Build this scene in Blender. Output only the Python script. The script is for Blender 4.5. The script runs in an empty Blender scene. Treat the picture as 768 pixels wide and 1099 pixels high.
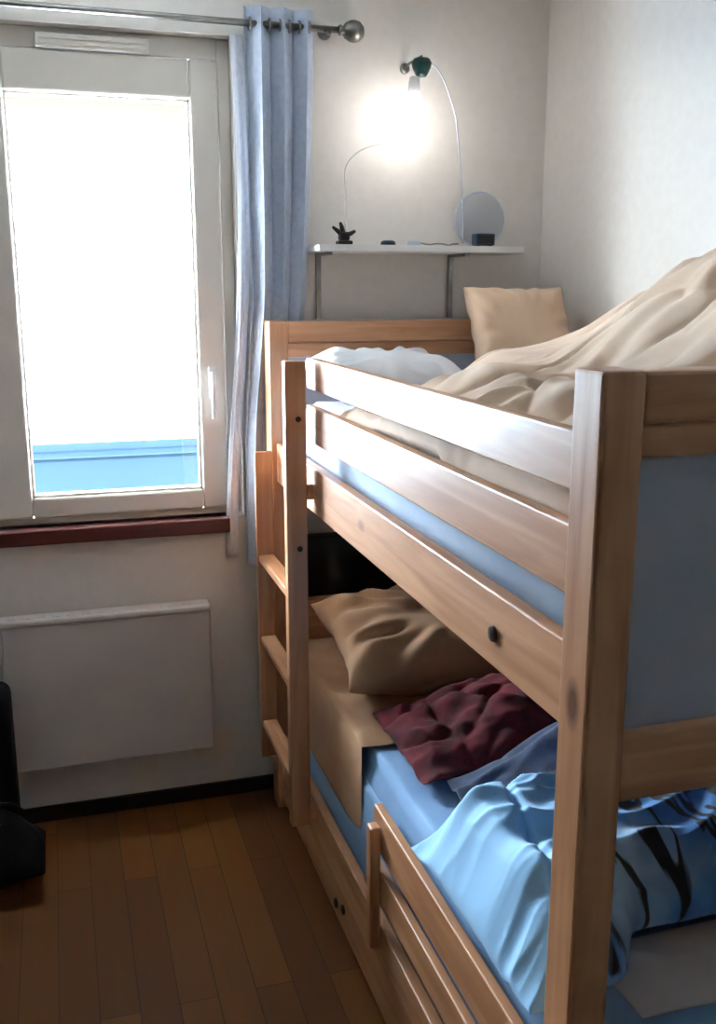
import bpy, bmesh, math, random
from mathutils import Vector, Matrix, noise
S = 1.72            # metres per layout unit (camera height = 1 unit)
col = bpy.context.scene.collection
random.seed(4)
PI = math.pi

# ------------------------------------------------------------ materials
def lin(c):
    return tuple(((v/255)/12.92 if v/255 <= .04045 else ((v/255+.055)/1.055)**2.4) for v in c)+(1,)
def base_mat(name, rgb, rough=.6, metal=0, spec=.5):
    m = bpy.data.materials.new(name); m.use_nodes = True
    b = m.node_tree.nodes['Principled BSDF']
    b.inputs['Base Color'].default_value = lin(rgb); b.inputs['Roughness'].default_value = rough
    b.inputs['Metallic'].default_value = metal; b.inputs['Specular IOR Level'].default_value = spec
    return m, m.node_tree, b
def coords(nt, scale, kind='Object'):
    t = nt.nodes.new('ShaderNodeTexCoord'); mp = nt.nodes.new('ShaderNodeMapping')
    mp.inputs['Scale'].default_value = scale
    nt.links.new(t.outputs[kind], mp.inputs['Vector']); return mp
def noise_mat(name, a, b_, scale=8, rough=.6, bump=.1, metal=0, spec=.5, detail=4, stretch=(1,1,1), sheen=0, trans=0):
    m, nt, b = base_mat(name, a, rough, metal, spec)
    mp = coords(nt, stretch); n = nt.nodes.new('ShaderNodeTexNoise')
    n.inputs['Scale'].default_value = scale; n.inputs['Detail'].default_value = detail
    nt.links.new(mp.outputs[0], n.inputs['Vector'])
    r = nt.nodes.new('ShaderNodeValToRGB'); r.color_ramp.elements[0].position = .35; r.color_ramp.elements[1].position = .65
    r.color_ramp.elements[0].color = lin(a); r.color_ramp.elements[1].color = lin(b_)
    nt.links.new(n.outputs['Fac'], r.inputs[0]); nt.links.new(r.outputs[0], b.inputs['Base Color'])
    if bump:
        bp = nt.nodes.new('ShaderNodeBump'); bp.inputs['Strength'].default_value = bump; bp.inputs['Distance'].default_value = .01
        nt.links.new(n.outputs['Fac'], bp.inputs['Height']); nt.links.new(bp.outputs[0], b.inputs['Normal'])
    if sheen: b.inputs['Sheen Weight'].default_value = sheen
    return m
def wood(name, axis, a, b_, rough=.38):
    m, nt, b = base_mat(name, a, rough)
    st = [14, 14, 14]; st[axis] = 1.0
    mp = coords(nt, st); n = nt.nodes.new('ShaderNodeTexNoise'); n.inputs['Scale'].default_value = 2.2; n.inputs['Detail'].default_value = 6
    n.inputs['Distortion'].default_value = .6
    nt.links.new(mp.outputs[0], n.inputs['Vector'])
    r = nt.nodes.new('ShaderNodeValToRGB'); r.color_ramp.elements[0].position = .3; r.color_ramp.elements[1].position = .7
    r.color_ramp.elements[0].color = lin(b_); r.color_ramp.elements[1].color = lin(a)
    nt.links.new(n.outputs['Fac'], r.inputs[0])
    # knots
    k = [4.2, 4.2, 4.2]; k[axis] = 2.1
    mk = coords(nt, k); v = nt.nodes.new('ShaderNodeTexVoronoi'); v.inputs['Scale'].default_value = 1.3
    nt.links.new(mk.outputs[0], v.inputs['Vector'])
    rk = nt.nodes.new('ShaderNodeValToRGB'); rk.color_ramp.elements[0].position = .05; rk.color_ramp.elements[1].position = .12
    rk.color_ramp.elements[0].color = (1, 1, 1, 1); rk.color_ramp.elements[1].color = (0, 0, 0, 1)
    nt.links.new(v.outputs['Distance'], rk.inputs[0])
    mx = nt.nodes.new('ShaderNodeMix'); mx.data_type = 'RGBA'
    nt.links.new(rk.outputs[0], mx.inputs[0]); nt.links.new(r.outputs[0], mx.inputs[6]); mx.inputs[7].default_value = lin((96, 52, 26))
    nt.links.new(mx.outputs[2], b.inputs['Base Color'])
    bp = nt.nodes.new('ShaderNodeBump'); bp.inputs['Strength'].default_value = .06
    nt.links.new(n.outputs['Fac'], bp.inputs['Height']); nt.links.new(bp.outputs[0], b.inputs['Normal'])
    return m
PA, PB = (208, 156, 118), (170, 116, 78)
M = {}
M['pine'] = [wood('pine_%s' % 'xyz'[i], i, PA, PB) for i in range(3)]
M['plaster'] = noise_mat('plaster', (226, 222, 218), (222, 218, 214), 30, .85, .03)
M['ceiling'] = noise_mat('ceiling_paint', (226, 225, 222), (222, 221, 218), 30, .9, .05)
M['upvc'] = noise_mat('painted_frame', (226, 220, 212), (220, 213, 205), 5, .4, 0)
M['sill'] = noise_mat('sill_wood', (92, 42, 36), (70, 30, 28), 3, .35, .05, stretch=(1, 8, 8))
M['base'] = noise_mat('dark_baseboard', (34, 28, 26), (26, 22, 20), 5, .5, 0)
M['rad'] = noise_mat('radiator_enamel', (214, 208, 204), (208, 202, 199), 6, .35, 0)
M['white'] = noise_mat('white_melamine', (240, 240, 240), (234, 234, 235), 6, .3, 0)
M['rear'] = noise_mat('fill_cut_grey_plaster', (128, 120, 110), (122, 114, 104), 30, .9, .03)  # unseen left and back walls, darkened to cut fill light on the bed
M['palesheet'] = noise_mat('washed_blue_cotton', (196, 212, 234), (176, 196, 224), 5, .8, .5)
M['panel'] = noise_mat('fibreboard', (196, 202, 220), (190, 197, 215), 3, .5, 0)
M['metal'] = noise_mat('brushed_steel', (150, 148, 146), (130, 128, 126), 20, .35, 0, metal=1)
M['bolt'] = noise_mat('dark_bolt', (60, 52, 46), (46, 40, 36), 20, .4, 0, metal=.8)
M['curtain'] = noise_mat('curtain_weave', (178, 188, 206), (166, 177, 198), 60, .85, .15, sheen=.2)
M['sheer'] = noise_mat('lining_cloth', (222, 226, 236), (212, 216, 228), 50, .8, .1)
M['black'] = noise_mat('black_fabric', (12, 12, 13), (8, 8, 9), 40, .9, .2, spec=.2)
M['blackp'] = noise_mat('black_plastic', (14, 15, 17), (9, 10, 11), 10, .5, 0)
M['green'] = noise_mat('green_plastic', (6, 58, 56), (3, 34, 36), 10, .35, 0)
M['teal'] = noise_mat('dark_blue_plastic', (26, 58, 84), (16, 36, 58), 10, .3, 0)
M['beige'] = noise_mat('beige_cotton', (218, 188, 160), (200, 166, 138), 5, .85, .12, sheen=.2)
M['pinkbeige'] = noise_mat('mauve_beige_cotton', (196, 160, 148), (172, 134, 124), 5, .85, .12, sheen=.2)
M['tan'] = noise_mat('tan_cotton', (188, 146, 108), (168, 124, 90), 5, .85, .12, sheen=.1)
M['sheet'] = noise_mat('white_cotton', (236, 238, 244), (228, 230, 238), 5, .8, .08)
M['bluesheet'] = noise_mat('pale_blue_cotton', (150, 190, 232), (132, 174, 222), 4, .8, .08)
M['greysheet'] = noise_mat('grey_pink_cotton', (222, 210, 204), (200, 190, 188), 5, .85, .08)
M['maroon'] = noise_mat('maroon_fleece', (118, 30, 42), (70, 16, 26), 16, .9, .25)
M['bluegrey'] = noise_mat('grey_blue_fleece', (74, 90, 124), (36, 44, 66), 8, .9, .25, sheen=.2)
M['deck'] = noise_mat('parapet_render', (25, 36, 46), (26, 37, 47), 3, 1, 0, spec=0)
M['snow'] = noise_mat('snow_field', (235, 242, 250), (205, 228, 244), .03, .8, 0)
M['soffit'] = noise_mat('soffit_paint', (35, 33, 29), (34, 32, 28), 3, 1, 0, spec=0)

def floor_mat():
    m, nt, b = base_mat('oak_laminate', (170, 120, 62), .55, 0, .3)
    mp = coords(nt, (1, 1, 1)); mp.inputs['Rotation'].default_value = (0, 0, PI/2)
    br = nt.nodes.new('ShaderNodeTexBrick'); br.offset = .37
    br.inputs['Scale'].default_value = 1; br.inputs['Brick Width'].default_value = .9; br.inputs['Row Height'].default_value = .095
    br.inputs['Mortar Size'].default_value = .0015; br.inputs['Bias'].default_value = 0
    br.inputs['Color1'].default_value = lin((118, 70, 20)); br.inputs['Color2'].default_value = lin((92, 52, 16)); br.inputs['Mortar'].default_value = lin((60, 38, 20))
    nt.links.new(mp.outputs[0], br.inputs['Vector'])
    mg = coords(nt, (22, 1.4, 1)); n = nt.nodes.new('ShaderNodeTexNoise'); n.inputs['Scale'].default_value = 2; n.inputs['Detail'].default_value = 6
    nt.links.new(mg.outputs[0], n.inputs['Vector'])
    mx = nt.nodes.new('ShaderNodeMix'); mx.data_type = 'RGBA'; mx.blend_type = 'MULTIPLY'; mx.inputs[0].default_value = .5
    nt.links.new(br.outputs['Color'], mx.inputs[6]); nt.links.new(n.outputs['Color'], mx.inputs[7])
    ad = nt.nodes.new('ShaderNodeMix'); ad.data_type = 'RGBA'; ad.blend_type = 'MIX'; ad.inputs[0].default_value = .35
    nt.links.new(mx.outputs[2], ad.inputs[6]); nt.links.new(br.outputs['Color'], ad.inputs[7])
    nt.links.new(ad.outputs[2], b.inputs['Base Color'])
    return m
M['floor'] = floor_mat()

def duvet_print():
    # pale blue face; towards the wall side the cover turns to a bold print of blue clouds and black brush strokes
    m, nt, b = base_mat('printed_duvet_cotton', (140, 194, 240), .8)
    b.inputs['Sheen Weight'].default_value = .2
    mp = coords(nt, (1, 1, 1))
    n = nt.nodes.new('ShaderNodeTexNoise'); n.inputs['Scale'].default_value = 5.5; n.inputs['Detail'].default_value = 3
    nt.links.new(mp.outputs[0], n.inputs['Vector'])
    r = nt.nodes.new('ShaderNodeValToRGB'); e = r.color_ramp.elements
    e[0].position = .32; e[0].color = lin((52, 112, 196)); e[1].position = .64; e[1].color = lin((190, 220, 246))
    x = e.new(.45); x.color = lin((96, 160, 226)); x = e.new(.56); x.color = lin((150, 186, 222))
    nt.links.new(n.outputs['Fac'], r.inputs[0])
    n2 = nt.nodes.new('ShaderNodeTexNoise'); n2.inputs['Scale'].default_value = 5.5; n2.inputs['Detail'].default_value = 2.5; n2.inputs['Distortion'].default_value = .5
    mp2 = coords(nt, (1.9, .7, .8)); mp2.inputs['Location'].default_value = (3, 1, 2); mp2.inputs['Rotation'].default_value = (0, .5, .7); nt.links.new(mp2.outputs[0], n2.inputs['Vector'])
    r2 = nt.nodes.new('ShaderNodeValToRGB'); e = r2.color_ramp.elements
    e[0].position = .455; e[0].color = (0, 0, 0, 1); e[1].position = .472; e[1].color = (1, 1, 1, 1)
    x = e.new(.522); x.color = (1, 1, 1, 1); x = e.new(.54); x.color = (0, 0, 0, 1)
    nt.links.new(n2.outputs['Fac'], r2.inputs[0])
    mk = nt.nodes.new('ShaderNodeMix'); mk.data_type = 'RGBA'
    nt.links.new(r2.outputs[0], mk.inputs[0]); nt.links.new(r.outputs[0], mk.inputs[6]); mk.inputs[7].default_value = lin((28, 36, 48))
    geo = nt.nodes.new('ShaderNodeNewGeometry'); sp = nt.nodes.new('ShaderNodeSeparateXYZ'); nt.links.new(geo.outputs['Position'], sp.inputs[0])
    mr = nt.nodes.new('ShaderNodeMapRange'); mr.inputs['From Min'].default_value = .475*S; mr.inputs['From Max'].default_value = .495*S
    ma = nt.nodes.new('ShaderNodeMath'); ma.operation = 'MULTIPLY_ADD'; ma.inputs[1].default_value = -.55; ma.inputs[2].default_value = .42*S
    nt.links.new(sp.outputs['Y'], ma.inputs[0])
    mb = nt.nodes.new('ShaderNodeMath'); mb.operation = 'ADD'; nt.links.new(ma.outputs[0], mb.inputs[0]); nt.links.new(sp.outputs['X'], mb.inputs[1])
    nt.links.new(mb.outputs[0], mr.inputs['Value'])
    fm = nt.nodes.new('ShaderNodeMix'); fm.data_type = 'RGBA'
    nt.links.new(mr.outputs[0], fm.inputs[0]); fm.inputs[6].default_value = lin((140, 196, 242)); nt.links.new(mk.outputs[2], fm.inputs[7])
    nt.links.new(fm.outputs[2], b.inputs['Base Color'])
    return m
M['duvet_print'] = duvet_print()

def glass_mat():
    m = bpy.data.materials.new('window_glass'); m.use_nodes = True; nt = m.node_tree; nt.nodes.clear()
    o = nt.nodes.new('ShaderNodeOutputMaterial'); t = nt.nodes.new('ShaderNodeBsdfTransparent'); g = nt.nodes.new('ShaderNodeBsdfGlossy')
    g.inputs['Roughness'].default_value = .02; t.inputs[0].default_value = (.96, .98, .98, 1)
    mx = nt.nodes.new('ShaderNodeMixShader'); mx.inputs[0].default_value = .05
    nt.links.new(t.outputs[0], mx.inputs[1]); nt.links.new(g.outputs[0], mx.inputs[2]); nt.links.new(mx.outputs[0], o.inputs[0])
    return m
M['glass'] = glass_mat()
def clear_mat():
    m = bpy.data.materials.new('clear_grey_plastic'); m.use_nodes = True; nt = m.node_tree; nt.nodes.clear()
    o = nt.nodes.new('ShaderNodeOutputMaterial'); t = nt.nodes.new('ShaderNodeBsdfTransparent'); g = nt.nodes.new('ShaderNodeBsdfPrincipled')
    g.inputs['Base Color'].default_value = lin((190, 198, 212)); g.inputs['Roughness'].default_value = .15
    mx = nt.nodes.new('ShaderNodeMixShader'); mx.inputs[0].default_value = .35
    nt.links.new(t.outputs[0], mx.inputs[1]); nt.links.new(g.outputs[0], mx.inputs[2]); nt.links.new(mx.outputs[0], o.inputs[0])
    return m
M['clear'] = clear_mat()
def bulb_mat():
    m, nt, b = base_mat('glowing_bulb', (255, 255, 255), .3)
    b.inputs['Emission Color'].default_value = (1, .95, .88, 1); b.inputs['Emission Strength'].default_value = 6
    return m
M['bulb'] = bulb_mat()

# ------------------------------------------------------------ mesh helpers (layout units)
def BM(): return bmesh.new()
def box(bm, x0, x1, y0, y1, z0, z1, bev=.002, seg=2):
    r = bmesh.ops.create_cube(bm, size=1)
    vs = r['verts']
    for v in vs:
        v.co = Vector((x0+(v.co.x+.5)*(x1-x0), y0+(v.co.y+.5)*(y1-y0), z0+(v.co.z+.5)*(z1-z0)))
    if bev:
        bev = min(bev, .3*min(x1-x0, y1-y0, z1-z0))
        es = list({e for v in vs for e in v.link_edges})
        bmesh.ops.bevel(bm, geom=es, offset=bev, segments=seg, affect='EDGES', profile=.5)
    return bm
def B(*a, **k): return box(BM(), *a, **k)
def tube(bm, pts, r, n=10, cap=True):
    pts = [Vector(p) for p in pts]; rings = []
    for i, p in enumerate(pts):
        a = pts[max(0, i-1)]; c = pts[min(len(pts)-1, i+1)]; d = (c-a).normalized()
        u = d.orthogonal().normalized() if i == 0 else (pu-d*pu.dot(d)).normalized()
        pu = u; w = d.cross(u); rr = r[i] if isinstance(r, (list, tuple)) else r
        rings.append([bm.verts.new(p+(u*math.cos(2*PI*k/n)+w*math.sin(2*PI*k/n))*rr) for k in range(n)])
    for a, c in zip(rings, rings[1:]):
        for k in range(n): bm.faces.new((a[k], a[(k+1) % n], c[(k+1) % n], c[k]))
    if cap: bm.faces.new(rings[0][::-1]); bm.faces.new(rings[-1])
    return bm
def lathe(bm, o, prof, axis='z', n=24):
    """prof: (radius, height) pairs about an axis through o"""
    ax = {'z': (0, 0, 1), 'y': (0, -1, 0), 'x': (1, 0, 0)}[axis]
    o = Vector(o); d = Vector(ax)
    pts = [o+d*h for _, h in prof]; rings = []
    u = d.orthogonal().normalized(); w = d.cross(u)
    for (r, h) in prof:
        rings.append([bm.verts.new(o+d*h+(u*math.cos(2*PI*k/n)+w*math.sin(2*PI*k/n))*max(r, 1e-5)) for k in range(n)])
    for a, c in zip(rings, rings[1:]):
        for k in range(n): bm.faces.new((a[k], a[(k+1) % n], c[(k+1) % n], c[k]))
    bm.faces.new(rings[0][::-1]); bm.faces.new(rings[-1])
    return bm
def smooth(x, a, b):
    t = max(0, min(1, (x-a)/(b-a))); return t*t*(3-2*t)
def heap(x0, x1, y0, y1, zt, zb, nx=90, ny=90, warp=None, rw=.07):
    """closed soft body: top surface zt(x,y,ed) over bottom zb(x,y); ed = 0 at rim .. 1 inside; the rim is rounded"""
    bm = BM(); top = []; bot = []
    for j in range(ny+1):
        tr, br = [], []
        for i in range(nx+1):
            a, c = i/nx*2-1, j/ny*2-1
            a2 = math.copysign(1-(1-abs(a))**1.6, a); c2 = math.copysign(1-(1-abs(c))**1.6, c)
            x = (x0+x1)/2+a2*(x1-x0)/2; y = (y0+y1)/2+c2*(y1-y0)/2
            dx = min((x-x0)/rw*.07, x1-x); dy = min(y-y0, y1-y)
            ed = min(1, dx/.07)**.5*min(1, dy/.07)**.5 if dx > 0 and dy > 0 else 0
            zz, b_ = zt(x, y), zb(x, y)
            mid = b_+(zz-b_)*.35
            p = Vector((x, y, mid+(zz-mid)*ed)); q = Vector((x, y, mid+(b_-mid)*ed))
            if warp: p = warp(p); q = warp(q)
            tr.append(bm.verts.new(p)); br.append(bm.verts.new(q) if 0 < i < nx and 0 < j < ny else tr[-1])
        top.append(tr); bot.append(br)
    for j in range(ny):
        for i in range(nx):
            bm.faces.new((top[j][i], top[j][i+1], top[j+1][i+1], top[j+1][i]))
            f = (bot[j][i], bot[j+1][i], bot[j+1][i+1], bot[j][i+1])
            try: bm.faces.new(f)
            except ValueError: pass
    return bm
def nz(x, y, z=0): return noise.noise(Vector((x, y, z)))
def ridge(x, y, z=0): return 1-2*abs(nz(x, y, z))
def pillow(cx, cy, cz, w, l, h, rot=(0, 0, 0), seed=0, n=64, wr=.006):
    bm = BM(); R = Matrix.Translation((cx, cy, cz)) @ (Matrix.Rotation(rot[2], 4, 'Z') @ Matrix.Rotation(rot[1], 4, 'Y') @ Matrix.Rotation(rot[0], 4, 'X'))
    G = {}
    for s in (1, -1):
        for j in range(n+1):
            for i in range(n+1):
                rim = i in (0, n) or j in (0, n)
                if rim and s == -1: G[(s, i, j)] = G[(1, i, j)]; continue
                a = math.sin((i/n-.5)*PI); c = math.sin((j/n-.5)*PI)
                pin = 1-.10*(abs(a)**4)*(1-c*c)-.0; pin2 = 1-.10*(abs(c)**4)*(1-a*a)
                prof = (max(0, 1-a**4)*max(0, 1-c**4))**.45
                ang = math.atan2(c, a); rad = math.hypot(a, c)
                wv = wr*smooth(rad, .35, 1.0)*math.sin(ang*15+seed+3*nz(a*2, c*2, seed))*prof + wr*1.2*nz(a*2.5+seed, c*2.5, s)*prof
                p = Vector((a*pin*w/2, c*pin2*l/2, s*(prof*h/2+wv)+.35*h*0))
                G[(s, i, j)] = bm.verts.new(R @ p)
        for j in range(n):
            for i in range(n):
                q = [G[(s, i, j)], G[(s, i+1, j)], G[(s, i+1, j+1)], G[(s, i, j+1)]]
                bm.faces.new(q if s == 1 else q[::-1])
    return bm

# ------------------------------------------------------------ object helpers
def obj(name, bm, m, parent=None, org=(0, 0, 0), smooth_=False, weld=False):
    if weld: bmesh.ops.remove_doubles(bm, verts=bm.verts, dist=1e-5)
    bmesh.ops.recalc_face_normals(bm, faces=bm.faces)
    w = Vector(org) if parent is None else Vector(root_of(parent).get('_o', (0, 0, 0)))
    for v in bm.verts: v.co = (v.co-w)*S
    me = bpy.data.meshes.new(name); bm.to_mesh(me); bm.free(); me.materials.append(m)
    if smooth_:
        for p in me.polygons: p.use_smooth = True
    o = bpy.data.objects.new(name, me); col.objects.link(o)
    if parent: o.parent = parent
    else:
        o.location = w*S
    return o
def root_of(o):
    while o.parent: o = o.parent
    return o
ORG = []
def thing(name, label, cat, loc, group=None):
    o = bpy.data.objects.new(name, None); col.objects.link(o); o.empty_display_size = .05
    o.location = Vector(loc)*S; o['_o'] = loc; ORG.append(o)
    o['label'] = label; o['category'] = cat
    if group: o['group'] = group
    return o
def tag(o, label, cat, group=None, kind=None):
    o['label'] = label; o['category'] = cat
    if group: o['group'] = group
    if kind: o['kind'] = kind
    return o
def struct(name, bm, m, **k):
    o = obj(name, bm, m, **k); o['kind'] = 'structure'; return o

# ------------------------------------------------------------ room shell
WY = 1.82; RX = .93; LX = -.72; BY = -1.15; CZ = 1.54; T = .09
wx0, wx1, wz0, wz1 = -.165, .325, .578, 1.425      # opening in the window wall
struct('floor', B(LX-T, RX+T, BY-T, WY+.12, -.06, 0, bev=0), M['floor'])
struct('ceiling', B(LX-T, RX+T, BY-T, WY+.12, CZ, CZ+.06, bev=0), M['ceiling'])
struct('wall_right', B(RX, RX+T, BY, WY, 0, CZ, bev=0), M['plaster'])
struct('wall_left', B(LX-T, LX, BY, WY, 0, CZ, bev=0), M['rear'])
struct('wall_back', B(LX-T, RX+T, BY-T, BY, 0, CZ, bev=0), M['rear'])
bm = BM(); D = .12
xs = (LX-T, wx0, wx1, RX+T); zs = (0, wz0, wz1, CZ)
for i in range(3):
    for k in range(3):
        if (i, k) == (1, 1): continue
        box(bm, xs[i], xs[i+1], WY, WY+D, zs[k], zs[k+1], bev=0)
bmesh.ops.remove_doubles(bm, verts=bm.verts, dist=1e-5)
struct('wall_window', bm, M['plaster'])
struct('baseboard_window', B(LX, RX, WY-.008, WY, 0, .030, bev=.001), M['base'])
struct('baseboard_right', B(RX-.008, RX, BY, WY-.008, 0, .030, bev=.001), M['base'])
struct('baseboard_left', B(LX, LX+.008, BY, WY-.008, 0, .030, bev=.001), M['base'])

# window: fixed frame, sash, pane, trickle vent, handle
FY = WY+.03
w = bpy.data.objects.new('window_1', None); col.objects.link(w); w['kind'] = 'structure'; w['_o'] = (0, 0, 0)
bm = BM()
fx0, fx1, fz0, fz1 = wx0, wx1, wz0, wz1
t = .022
box(bm, fx0, fx0+t, FY, FY+.04, fz0, fz1); box(bm, fx1-t, fx1, FY, FY+.04, fz0, fz1)
box(bm, fx0+t, fx1-t, FY, FY+.04, fz1-.035, fz1); box(bm, fx0+t, fx1-t, FY, FY+.04, fz0, fz0+.012)
obj('window_frame', bm, M['upvc'], w)
sx0, sx1, sz0, sz1 = fx0+t+.002, fx1-t-.002, fz0+.014, fz1-.037
gx0, gx1, gz0, gz1 = -.057, .252, .628, 1.322
bm = BM(); SY = FY-.012
box(bm, sx0, gx0, SY, SY+.035, sz0, sz1, bev=.004); box(bm, gx1, sx1, SY, SY+.035, sz0, sz1, bev=.004)
box(bm, gx0, gx1, SY, SY+.035, gz1, sz1, bev=.004); box(bm, gx0, gx1, SY, SY+.035, sz0, gz0, bev=.004)
for a in ((gx0, gx0+.005, gz0, gz1), (gx1-.005, gx1, gz0, gz1), (gx0, gx1, gz0, gz0+.005), (gx0, gx1, gz1-.005, gz1)):
    box(bm, a[0], a[1], SY+.008, SY+.027, a[2], a[3], bev=.001)
obj('window_sash', bm, M['upvc'], w)
obj('window_pane', B(gx0+.004, gx1-.004, SY+.016, SY+.019, gz0+.004, gz1-.004, bev=0), M['glass'], w)
bm = box(BM(), .0, .185, FY-.020, FY, fz1-.034, fz1-.013, bev=.002)
for k in range(2): box(bm, .006, .179, FY-.0225, FY-.0195, fz1-.030+k*.008, fz1-.026+k*.008, bev=.0005)
obj('trickle_vent', bm, M['upvc'], w)
bm = box(BM(), .268, .280, SY-.006, SY, .80, .86, bev=.003); tube(bm, [(.274, SY-.004, .845), (.274, SY-.022, .845), (.274, SY-.024, .83), (.274, SY-.022, .765)], .0045)
obj('window_handle', bm, M['white'], w, smooth_=True)
struct('trim_1', B(wx0-.03, wx1-.030, WY-.022, WY+.03, wz0-.028, wz0+.000, bev=.003), M['sill'])

# outside: parapet, roof soffit, snowy slope
bm = BM(); box(bm, -2.2, 2.2, 2.55, 2.65, -.3, .585, bev=.01); box(bm, -2.2, 2.2, 2.53, 2.67, .585, .605, bev=.005)
tag(obj('balcony_parapet', bm, M['deck'], org=(0, 2.6, -.3)), 'low pale blue balcony wall seen through the bottom of the window', 'parapet')
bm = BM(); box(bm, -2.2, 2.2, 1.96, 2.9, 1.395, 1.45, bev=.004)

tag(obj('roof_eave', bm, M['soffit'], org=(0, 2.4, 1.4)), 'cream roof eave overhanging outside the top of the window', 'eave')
bm = BM(); N = 60; g = []
for j in range(N+1):
    row = []
    for i in range(N+1):
        x = -60+120*i/N; y = 12+90*j/N
        row.append(bm.verts.new((x, y, -6+.30*(y-12)*smooth(y, 12, 70)+3*nz(x*.06, y*.06)+.6*nz(x*.3, y*.3))))
    g.append(row)
for j in range(N):
    for i in range(N): bm.faces.new((g[j][i], g[j][i+1], g[j+1][i+1], g[j+1][i]))
so = struct('ground', bm, M['snow'], smooth_=True)

# radiator
r = thing('panel_radiator', 'white wall panel radiator under the window', 'radiator', (.065, WY-.03, .11))
ry0 = WY-.045
bm = box(BM(), -.127, .248, ry0, ry0+.03, .126, .408, bev=.004)
obj('body', bm, M['rad'], r)
bm = box(BM(), -.128, .249, ry0-.004, ry0+.036, .408, .420, bev=.004)
for k in range(14): box(bm, -.115+k*.026, -.1+k*.026, ry0+.006, ry0+.026, .4185, .4215, bev=.0005)
obj('top_grille', bm, M['rad'], r)
for x in (-.07, .19): obj('wall_bracket', B(x-.01, x+.01, ry0+.028, WY, .15, .37, bev=.001), M['metal'], r)

# ------------------------------------------------------------ curtain rod, curtains
r = thing('curtain_rod', 'thin grey metal curtain rod with a ball end above the window', 'curtain rod', (.2, WY-.028, 1.44))
yr = WY-.028; zr = 1.440
obj('rod', tube(BM(), [(-.45, yr, zr+.003), (.510, yr, zr-.0)], .0055, 12), M['metal'], r, smooth_=True)
for x, dirn in ((.510, 1), (-.45, -1)):
    bm = lathe(BM(), (x, yr, zr), [(.003, -.002), (.009, 0), (.009, .004), (.006, .006), (.013, .011), (.0175, .02), (.0185, .027), (.0165, .036), (.010, .043), (.001, .0455)] if dirn > 0 else [(.001, -.0455), (.0165, -.036), (.0185, -.025), (.013, -.011), (.006, -.006), (.009, 0), (.003, .002)], 'x')
    obj('finial', bm, M['metal'], r, smooth_=True)
for x in (.490, -.3):
    bm = tube(BM(), [(x, WY, zr-.0), (x, yr+.002, zr)], .004); lathe(bm, (x, WY-.0005, zr), [(.012, 0), (.012, .004), (.004, .006)], 'y'); box(bm, x-.004, x+.004, yr-.007, yr+.007, zr-.009, zr-.004, bev=.001)
    obj('wall_mount', bm, M['metal'], r)

def curtain(x0t, x1t, x0b, x1b, z0, z1, y, folds, amp, ph=0, nu=150, nv=60, th=.0015, drift=None):
    bm = BM(); L = []
    for s in (0, 1):
        rows = []
        for j in range(nv+1):
            v = j/nv; z = z1+(z0-z1)*v; row = []
            for i in range(nu+1):
                u = i/nu
                xa = x0t+(x0b-x0t)*smooth(v, 0, 1); xb = x1t+(x1b-x1t)*smooth(v, 0, 1)
                if drift: xa += drift(v); xb += drift(v)
                f = ph+u*folds*2*PI+.5*nz(u*3, v*1.5, ph)*(.3+v)
                x = xa+(xb-xa)*u+.004*math.sin(2*f)
                yy = y+amp*math.sin(f)*(1-.25*v)+.003*nz(u*6, v*5, 3)
                row.append(bm.verts.new((x, yy+s*th, z)))
            rows.append(row)
        L.append(rows)
    for j in range(nv):
        for i in range(nu):
            a = L[0]; bm.faces.new((a[j][i], a[j][i+1], a[j+1][i+1], a[j+1][i]))
            a = L[1]; bm.faces.new((a[j][i], a[j+1][i], a[j+1][i+1], a[j][i+1]))
    for i in range(nu):
        for j in (0, nv): bm.faces.new((L[0][j][i], L[0][j][i+1], L[1][j][i+1], L[1][j][i]))
    for j in range(nv):
        for i in (0, nu): bm.faces.new((L[0][j][i], L[0][j+1][i], L[1][j+1][i], L[1][j][i]))
    return bm
c = thing('curtain', 'grey-blue eyelet curtain hanging in folds right of the window', 'curtain', (.4, yr, .5))
obj('cloth', curtain(.340, .462, .347, .426, .485, 1.468, yr, 3.0, .013, ph=.3, drift=lambda v: -.022*smooth(v, .45, .8)), M['curtain'], c, smooth_=True)
for k in range(7):
    x = .352+k*.0172
    b = BM(); n = 16; R1, R2 = .0115, .0075
    pts = [(x, yr+math.cos(a)*.0095, 1.440+math.sin(a)*.0095) for a in [2*PI*q/n for q in range(n+1)]]
    obj('eyelet', tube(b, pts, .0018, 6, cap=False), M['metal'], c, smooth_=True)
tag(obj('lining_curtain', curtain(.322, .336, .302, .318, .50, 1.425, WY-.010, 1.5, .004, ph=1, nu=50, drift=lambda v: .012*math.sin(v*PI*1.4)), M['sheer'], org=(.32, WY-.010, .5), smooth_=True),
    'narrow pale curtain strip between the window edge and the grey-blue curtain', 'curtain')

# ------------------------------------------------------------ shelf and what stands on it
SH = thing('wall_shelf', 'narrow white wall shelf above the head of the bunk', 'shelf', (.68, WY-.05, 1.06))
sz = 1.064
obj('board', B(.453, .848, WY-.095, WY-.001, sz, sz+.012, bev=.0015), M['white'], SH)
for x in (.475, .738):
    bm = box(BM(), x-.005, x+.005, WY-.006, WY-.0005, .945, sz, bev=.001); box(bm, x-.005, x+.005, WY-.085, WY-.004, sz-.006, sz-.0003, bev=.001)
    obj('bracket', bm, M['metal'], SH)
st = sz+.0122
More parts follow.
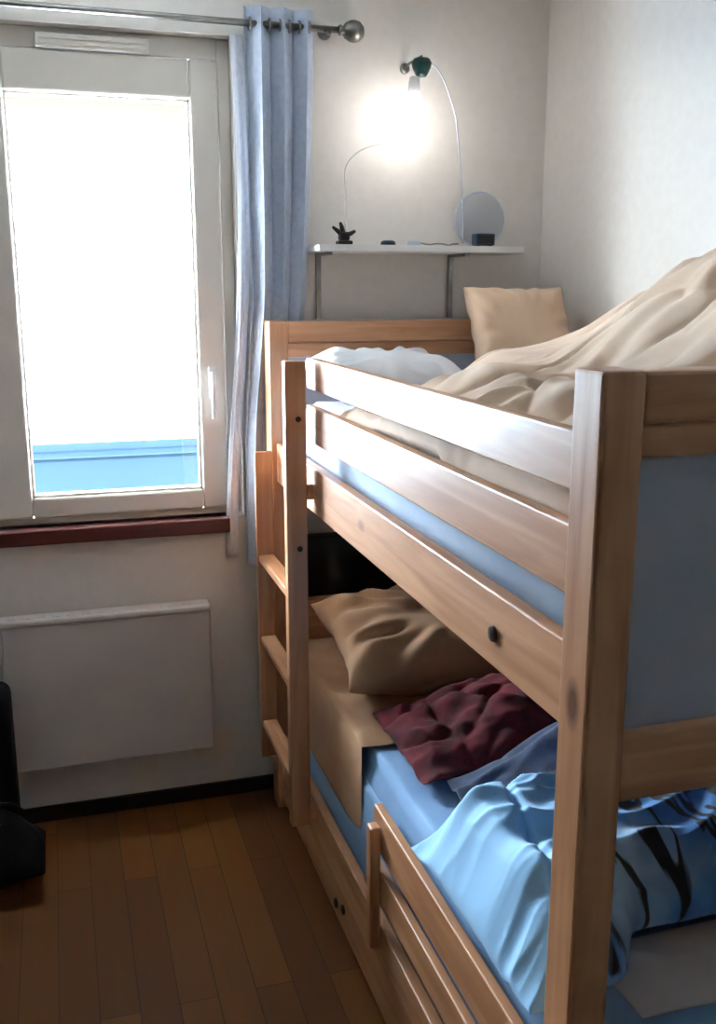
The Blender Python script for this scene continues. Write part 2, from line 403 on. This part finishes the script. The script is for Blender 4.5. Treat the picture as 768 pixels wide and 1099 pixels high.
# lamp: hook, green holder, bulb, flex
LY = WY-.090
lm = thing('hanging_lamp', 'lit bare bulb in a dark green holder hanging above the shelf', 'lamp', (.655, WY, 1.40))
hx, hz = .641, 1.378
bm = lathe(BM(), (hx, LY, hz), [(.004, .012), (.014, .011), (.018, .004), (.016, -.004), (.011, -.014), (.008, -.018)])
obj('bulb_holder', bm, M['green'], lm, smooth_=True)
bm = tube(BM(), [(hx, WY, hz+.012), (hx, WY-.03, hz+.016), (hx, LY, hz+.015)], .0025, 8); lathe(bm, (hx, WY-.0004, hz+.012), [(.009, 0), (.009, .004), (.003, .005)], 'y')
obj('wall_hook', bm, M['metal'], lm, smooth_=True)
bx = hx-.013
bm = lathe(BM(), (bx, LY, hz), [(.008, -.019), (.0105, -.034), (.013, -.052)], n=24)
obj('bulb_neck', bm, M['white'], lm, smooth_=True)
prof = [(.0125, -.052)]+[(.026*math.sin(a), -.083+.031*math.cos(a)) for a in [PI*(.16+.84*k/14) for k in range(15)]]
bm = lathe(BM(), (bx, LY, hz), prof, n=32)
obj('bulb', bm, M['bulb'], lm, smooth_=True)
pts = []
for k in range(31):
    t_ = k/30
    if t_ < .3:
        a = t_/.3; pts.append((hx+.012+.055*a, LY, hz+.006-.09*a*a))
    else:
        a = (t_-.3)/.7; pts.append((hx+.067+.018*math.sin(a*PI/2), LY+.0, hz-.084-(hz-.084-st-.004)*a))
obj('flex', tube(BM(), pts, .0013, 8), M['panel'], lm, smooth_=True)
# clip with curved rod beside bulb
cl = thing('clip_stand', 'small black clip with thin curved rod on left end of shelf', 'clip', (.505, WY-.07, st))
cx, cy = .505, WY-.07
bm = box(BM(), cx-.012, cx+.014, cy-.012, cy+.012, st, st+.007, bev=.002); box(bm, cx-.009, cx+.010, cy-.008, cy+.008, st+.007, st+.022, bev=.003)
obj('clip_base', bm, M['blackp'], cl)
for a in ((-.022, .030), (.020, .024), (-.008, .038)):
    obj('jaw', tube(BM(), [(cx, cy, st+.015), (cx+a[0]*.6, cy-.004, st+a[1]*.8), (cx+a[0], cy-.006, st+a[1])], [.005, .004, .0025], 8), M['blackp'], cl, smooth_=True)
pts = [(cx+.004, cy, st+.02)]+[(cx+.004+.085*(1-math.cos(a)), cy+.005, st+.12+.055*math.sin(a)) for a in [PI/2*k/10 for k in range(11)]]
obj('rod', tube(BM(), pts, .0013, 8), M['white'], cl, smooth_=True)
# little things
bm = lathe(BM(), (.592, WY-.06, st), [(.013, 0), (.014, .003), (.013, .007), (.009, .009)])
tag(obj('round_tin', bm, M['teal'], org=(.592, WY-.06, st), smooth_=True), 'small flat dark round tin lying near the black clip on the shelf', 'tin')
bm = box(BM(), .625, .650, WY-.075, WY-.055, st, st+.008, bev=.002); 
tag(obj('small_box', bm, M['panel'], org=(.637, WY-.065, st)), 'tiny pale grey box in the middle of the shelf', 'box')
bm = tube(BM(), [(.64+.011*k, WY-.04+.006*math.sin(k*1.7), st+.002+.004*abs(math.sin(k*.9))) for k in range(10)], .0014, 8)
tag(obj('loose_cable', bm, M['metal'], org=(.69, WY-.04, st), smooth_=True), 'thin loose cable lying along the shelf under the bulb', 'cable')
d = thing('round_disc', 'round translucent grey disc standing upright at right of the shelf', 'disc', (.785, WY-.02, st))
dc = (.790, WY-.016, st+.052)
bm = lathe(BM(), dc, [(.050, -.0015), (.050, .0015)], 'y', n=48)
obj('disc', bm, M['clear'], d)
pts = [(dc[0]+.0505*math.cos(2*PI*k/48), dc[1], dc[2]+.0505*math.sin(2*PI*k/48)) for k in range(49)]
obj('rim', tube(BM(), pts, .0015, 8, cap=False), M['panel'], d, smooth_=True)
k_ = thing('small_clock', 'small dark blue box-shaped clock in front of the round disc', 'clock', (.79, WY-.06, st))
obj('case', B(.762, .800, WY-.07, WY-.045, st+.002, st+.024, bev=.003), M['teal'], k_)
obj('screen', B(.766, .796, WY-.0712, WY-.0702, st+.006, st+.020, bev=.0003), M['blackp'], k_)
for x in (.766, .791): obj('foot', B(x, x+.005, WY-.066, WY-.05, st, st+.002, bev=.0003), M['blackp'], k_)

# ------------------------------------------------------------ bunk bed
BX0, BX1, NY0, NY1, FY0, FY1 = .362, .926, .606, .648, 1.732, 1.774
PW = .035; PH = .944
P = M['pine']
bed = thing('bunk_bed', 'pale pine wooden bunk bed with guard rails along the right wall', 'bunk bed', (.64, 1.19, 0))
def lab(o, s): o['label'] = s; return o
for x in (BX0, BX1-PW):
    for (y0, y1) in ((NY0, NY1), (FY0, FY1)):
        obj('corner_post', B(x, x+PW, y0, y1, 0, PH, bev=.003), P[2], bed)
for (y0, y1) in ((NY0+.006, NY1-.008), (FY0+.008, FY1-.006)):
    xa, xb = BX0+PW, BX1-PW
    obj('end_rail', B(xa, xb, y0-.002, y1, .905, .943, bev=.003), P[0], bed)
    obj('end_rail', B(xa, xb, y0+.002, y1-.002, .880, .9045, bev=.002), P[0], bed)
    obj('end_rail', B(xa, xb, y0, y1, .606, .664, bev=.003), P[0], bed)
    lab(obj('end_panel', B(xa, xb, y0+.010, y0+.018, .664, .880, bev=0), M['panel'], bed), 'smooth grey-white panel set in the bunk end')
    obj('end_rail', B(xa, xb, y0, y1, .11, .19, bev=.003), P[0], bed)
obj('end_rail', B(BX0+PW, BX1-PW, FY0+.006, FY1-.006, .330, .420, bev=.003), P[0], bed)
sy0, sy1 = NY1, FY0
gy = 1.472                                   # far end of the upper guard
for (z0, z1) in ((.848, .895), (.765, .822)):
    obj('guard_rail', B(.372, .386, sy0, gy+.03, z0, z1, bev=.002), P[1], bed)
    obj('guard_rail', B(BX1-.024, BX1-.010, sy0, sy1, z0, z1, bev=.002), P[1], bed)
for z0, z1 in ((.655, .727), (.02, .153)):
    obj('side_rail', B(.372, .388, sy0, sy1, z0, z1, bev=.002), P[1], bed)
    obj('side_rail', B(BX1-.026, BX1-.010, sy0, sy1, z0, z1, bev=.002), P[1], bed)
for (y, z, x) in ((.79, .688, .3715), (1.341, .045, .3715), (1.30, .06, .3715)):
    obj('bolt', lathe(BM(), (x, y, z), [(.001, -.004), (.007, -.003), (.008, 0), (.006, .001)], 'x', 14), M['bolt'], bed)
# slats and side battens carry the mattresses
for z in (.684, .121):
    for k in range(14):
        y = sy0+.03+k*(sy1-sy0-.09)/13
        obj('slat', B(.389, BX1-.027, y, y+.035, z, z+.009, bev=.001), P[0], bed)
    for x in (.389, BX1-.042):
        obj('slat_batten', B(x, x+.015, sy0, sy1, z-.016, z-.0003, bev=.001), P[1], bed)
# ladder: near upright rises to the guard rail, far upright stops at the bed rail
ladder = bpy.data.objects.new('ladder', None); col.objects.link(ladder); ladder.parent = bed
obj('upright', B(.328, .361, 1.460, 1.480, .118, .893, bev=.002), P[2], ladder)
obj('upright', B(.330, .361, 1.722, 1.731, .118, .714, bev=.002), P[2], ladder)
for z in (.523, .366, .196):
    obj('tread', B(.333, .361, 1.480, 1.722, z-.014, z, bev=.003), P[1], ladder)
for z in (.69, .135): obj('mounting_block', B(.3612, .3718, 1.461, 1.479, z-.012, z+.012, bev=.001), P[1], ladder)
for z in (.805, .60): obj('bolt', lathe(BM(), (.348, 1.4598, z), [(.0045, -.001), (.0045, .002), (.002, .0035)], 'y', 12), M['bolt'], ladder)
# lower guard rail with its own hooked post
gl = bpy.data.objects.new('lower_guard', None); col.objects.link(gl); gl.parent = bed
obj('guard_post', B(.356, .371, 1.115, 1.135, .125, .305, bev=.003), P[2], gl)
obj('guard_board', B(.3715, .384, sy0, 1.150, .262, .322, bev=.002), P[1], gl)
obj('guard_board', B(.3715, .384, sy0, 1.150, .188, .236, bev=.002), P[1], gl)

# ------------------------------------------------------------ upper bunk bedding
mt = thing('mattress', 'pale blue mattress with white sheet on the upper bunk', 'mattress', (.65, 1.19, .694))
obj('core', B(.401, .896, .655, 1.725, .6935, .782, bev=.012, seg=3), M['palesheet'], mt, smooth_=True)
def us(x, y): return .806+.003*nz(x*9, y*9)+.003*ridge(x*12, y*4, 2)
obj('fitted_sheet', heap(.4, .898, .653, 1.727, us, lambda x, y: .752, 60, 90, rw=.03), M['sheet'], mt, smooth_=True)
tag(obj('white_pillow', pillow(.53, 1.59, .858, .24, .20, .07, (.12, 0, .05), 5), M['sheet'], org=(.53, 1.59, .81), smooth_=True), 'flat white pillow at the head of the upper bunk', 'pillow')
tag(obj('beige_pillow', pillow(.800, 1.625, .908, .19, .21, .09, (1.1, 0, -.04), 2), M['beige'], org=(.79, 1.63, .81), smooth_=True), 'beige pillow leaning in the far corner of the upper bunk', 'pillow')
def crease(x, y, k, s_): 
    r_ = ridge(x*k, y*k, s_); return r_*r_*r_ if r_ > 0 else 0
def u_top(x, y):
    flap = .880+.030*smooth(x, .39, .47)-.045*smooth(y, 1.02, 1.28)*(1-smooth(x, .5, .6))
    m = smooth(x+.25*(1.1-y), .56, .78)*smooth(y, .66, .80)*(1-.85*smooth(y, 1.08, 1.34))
    yy = y+.25*(x-.6)
    lobes = .050*abs(math.sin((yy-.66)*13))**.6
    roll = m*(.082+lobes+.012*nz(x*5, y*5, 3))
    q = y+.12*nz(x*4, y*4, 7); p = x+.1*nz(x*5, y*5, 5)
    wr = .007*ridge(p*6, q*20, 1)*(1-.5*m)+.009*m*ridge(p*16, q*7, 4)-.010*crease(p, q, 9, 2)+.008*nz(x*8, y*8, 6)
    return flap+roll+wr
def u_bot(x, y): return .812-.062*(1-smooth(x, .3985, .403))*(1-smooth(y, .93, .99))
tag(obj('beige_duvet', heap(.3875, .900, .652, 1.38, u_top, u_bot, 170, 190, rw=.018), M['beige'], org=(.65, 1.0, .81), smooth_=True), 'big rumpled beige duvet heaped on the upper bunk', 'duvet')

# ------------------------------------------------------------ lower bunk bedding
mt2 = thing('mattress', 'mattress on the lower bunk with pale blue sheet along its side', 'mattress', (.65, 1.19, .131))
obj('core', B(.391, .896, .655, 1.725, .1305, .300, bev=.014, seg=3), M['bluesheet'], mt2, smooth_=True)
def ls(x, y): return .342+.003*nz(x*9, y*9, 8)+.004*ridge(x*10, y*5, 5)
lab(obj('fitted_sheet', heap(.388, .898, .652, 1.727, ls, lambda x, y: .135, 60, 90, rw=.02), M['bluesheet'], mt2, smooth_=True), 'pale blue fitted sheet')
tag(obj('tan_blanket', heap(.3865, .60, 1.26, 1.722, lambda x, y: .354+.004*ridge(x*12, y*10, 2)+.004*nz(x*20, y*20), lambda x, y: .345-.2*(1-smooth(x, .3875, .3885)), 70, 90, rw=.012), M['tan'], org=(.5, 1.5, .35), smooth_=True), 'smooth tan blanket over the head end of the lower mattress', 'blanket')
tag(obj('tan_pillow', pillow(.620, 1.50, .417, .43, .28, .10, (.20, 0, -.03), 7, wr=.009), M['tan'], org=(.6, 1.53, .35), smooth_=True), 'large tan pillow at the head of the lower bunk', 'pillow')
def mz(x, y): return .375+.05*smooth(x, .42, .60)+.010*ridge(x*7, y*22+x*8, 3)+.007*ridge(x*26, y*20, 5)+.010*nz(x*8, y*8, 9)-.012*crease(x, y, 14, 3)
tag(obj('maroon_blanket', heap(.430, .87, 1.115, 1.34, mz, lambda x, y: .350, 120, 80, rw=.03), M['maroon'], org=(.6, 1.3, .34), smooth_=True), 'crumpled maroon blanket between tan pillow and blue duvet', 'blanket')
def gz(x, y): return .385+.075*smooth(x, .46, .62)+.012*ridge(x*7, y*26+x*9, 8)-.008*crease(x, y, 16, 4)+.012*nz(x*9, y*9, 2)
tag(obj('grey_blue_blanket', heap(.46, .88, .975, 1.11, gz, lambda x, y: .350, 100, 60, rw=.05), M['bluegrey'], org=(.6, 1.1, .34), smooth_=True), 'folded dark grey-blue blanket behind the puffy blue duvet', 'blanket')
def l_top(x, y):
    b_ = .398+.047*smooth(x, .364, .415)-.04*smooth(y, .90, .985)*(1-.5*smooth(x, .42, .5))
    sx = x-.440-.18*(y-.85)
    seam = -.009*math.exp(-(sx/.005)**2)
    q = y+.05*nz(x*6, y*6, 7)
    fan = (.5+.5*ridge(x*5+y*2, q*19+x*9, 1))**2
    wr = .020*fan*math.exp(-(sx/.07)**2)+.008*ridge(x*14-y*8, q*24, 4)+.008*nz(x*9, y*9, 6)
    return b_+seam+wr
def l_warp(p):
    k = 1-.22*smooth(p.x, .45, .52); p.y = .985-(.985-p.y)*k; return p
tag(obj('blue_duvet', heap(.364, .892, .675, .985, l_top, lambda x, y: .350, 200, 170, warp=l_warp, rw=.03), M['duvet_print'], org=(.65, .9, .35), smooth_=True), 'puffy light blue duvet with a dark brushstroke print on the lower bunk', 'duvet')
tag(obj('grey_pink_blanket', heap(.47, .89, .660, .765, lambda x, y: .362+.004*ridge(x*14, y*12, 3)-.004*smooth(y, .7, .8), lambda x, y: .348, 70, 50, rw=.03), M['greysheet'], org=(.68, .75, .35), smooth_=True), 'flat greyish pink blanket at the foot end of the lower bunk', 'blanket')

# ------------------------------------------------------------ black things
bc = thing('flat_black_case', 'flat black case standing behind the head of the lower bunk', 'case', (.6, 1.79, 0))
bm = box(BM(), .432, .80, 1.777, 1.809, .004, .535, bev=.006, seg=3)
obj('shell', bm, M['blackp'], bc)
for x in (.45, .76): obj('foot', B(x, x+.02, 1.78, 1.806, 0, .005, bev=.001), M['blackp'], bc)
bg = thing('black_bag', 'low black bag on the floor at the lower left', 'bag', (-.14, 1.62, 0))
def bagf(x, y): return .145+.008*nz(x*14, y*14)+.006*ridge(x*20, y*14, 2)
obj('bag_body', heap(-.26, -.072, 1.55, 1.688, bagf, lambda x, y: .0, 50, 50), M['black'], bg, smooth_=True)
obj('bag_strap', tube(BM(), [(-.22, 1.60, .138), (-.20, 1.585, .165), (-.16, 1.58, .172), (-.12, 1.585, .165), (-.10, 1.60, .138)], .006, 8), M['black'], bg, smooth_=True)
sc = thing('black_suitcase', 'upright black suitcase at the left edge behind the black bag', 'suitcase', (-.22, 1.75, 0))
obj('case_body', B(-.34, -.115, 1.695, 1.768, .02, .32, bev=.02, seg=4), M['black'], sc, smooth_=True)
for x in (-.32, -.15): obj('wheel', lathe(BM(), (x, 1.75, .0125), [(.012, 0), (.0125, .003), (.0125, .008), (.012, .011)], 'x', 16), M['blackp'], sc)
obj('handle', tube(BM(), [(-.27, 1.752, .31), (-.27, 1.752, .335), (-.19, 1.752, .335), (-.19, 1.752, .31)], .005, 8), M['blackp'], sc)

for o in ORG:
    del o['_o']
del w['_o']

# ------------------------------------------------------------ light
sc_ = bpy.context.scene
wd = bpy.data.worlds.new('daylight'); sc_.world = wd; wd.use_nodes = True; nt = wd.node_tree
bgn = nt.nodes['Background']; tc = nt.nodes.new('ShaderNodeTexCoord'); n = nt.nodes.new('ShaderNodeTexNoise')
mp = nt.nodes.new('ShaderNodeMapping'); mp.inputs['Scale'].default_value = (1, 1, 3)
nt.links.new(tc.outputs['Generated'], mp.inputs[0]); nt.links.new(mp.outputs[0], n.inputs['Vector']); n.inputs['Scale'].default_value = 3
rp = nt.nodes.new('ShaderNodeValToRGB'); rp.color_ramp.elements[0].position = .4; rp.color_ramp.elements[1].position = .62
rp.color_ramp.elements[0].color = (.80, .90, 1, 1); rp.color_ramp.elements[1].color = (.93, .97, 1, 1)
nt.links.new(n.outputs['Fac'], rp.inputs[0]); nt.links.new(rp.outputs[0], bgn.inputs['Color']); bgn.inputs['Strength'].default_value = 38
L = bpy.data.lights.new('window_portal', 'AREA'); L.shape = 'RECTANGLE'; L.size = (gx1-gx0)*S; L.size_y = (gz1-gz0)*S
L.cycles.is_portal = True
lo = bpy.data.objects.new('window_portal', L); col.objects.link(lo); lo.location = Vector(((gx0+gx1)/2, WY+.13, (gz0+gz1)/2))*S; lo.rotation_euler = (-PI/2, 0, 0)

# ------------------------------------------------------------ camera
cam = bpy.data.cameras.new('camera'); co = bpy.data.objects.new('camera', cam); col.objects.link(co)
cam.sensor_fit = 'VERTICAL'; cam.sensor_height = 24; cam.lens = 24*1056/1099; cam.clip_start = .02; cam.clip_end = 500
co.location = (0, 0, S); co.rotation_euler = (math.radians(90-12.8), 0, math.radians(-16.9))
sc_.camera = co
vs = sc_.view_settings; vs.view_transform = 'Standard'; vs.look = 'None'; vs.gamma = 1; vs.use_curve_mapping = False; vs.exposure = 1.85
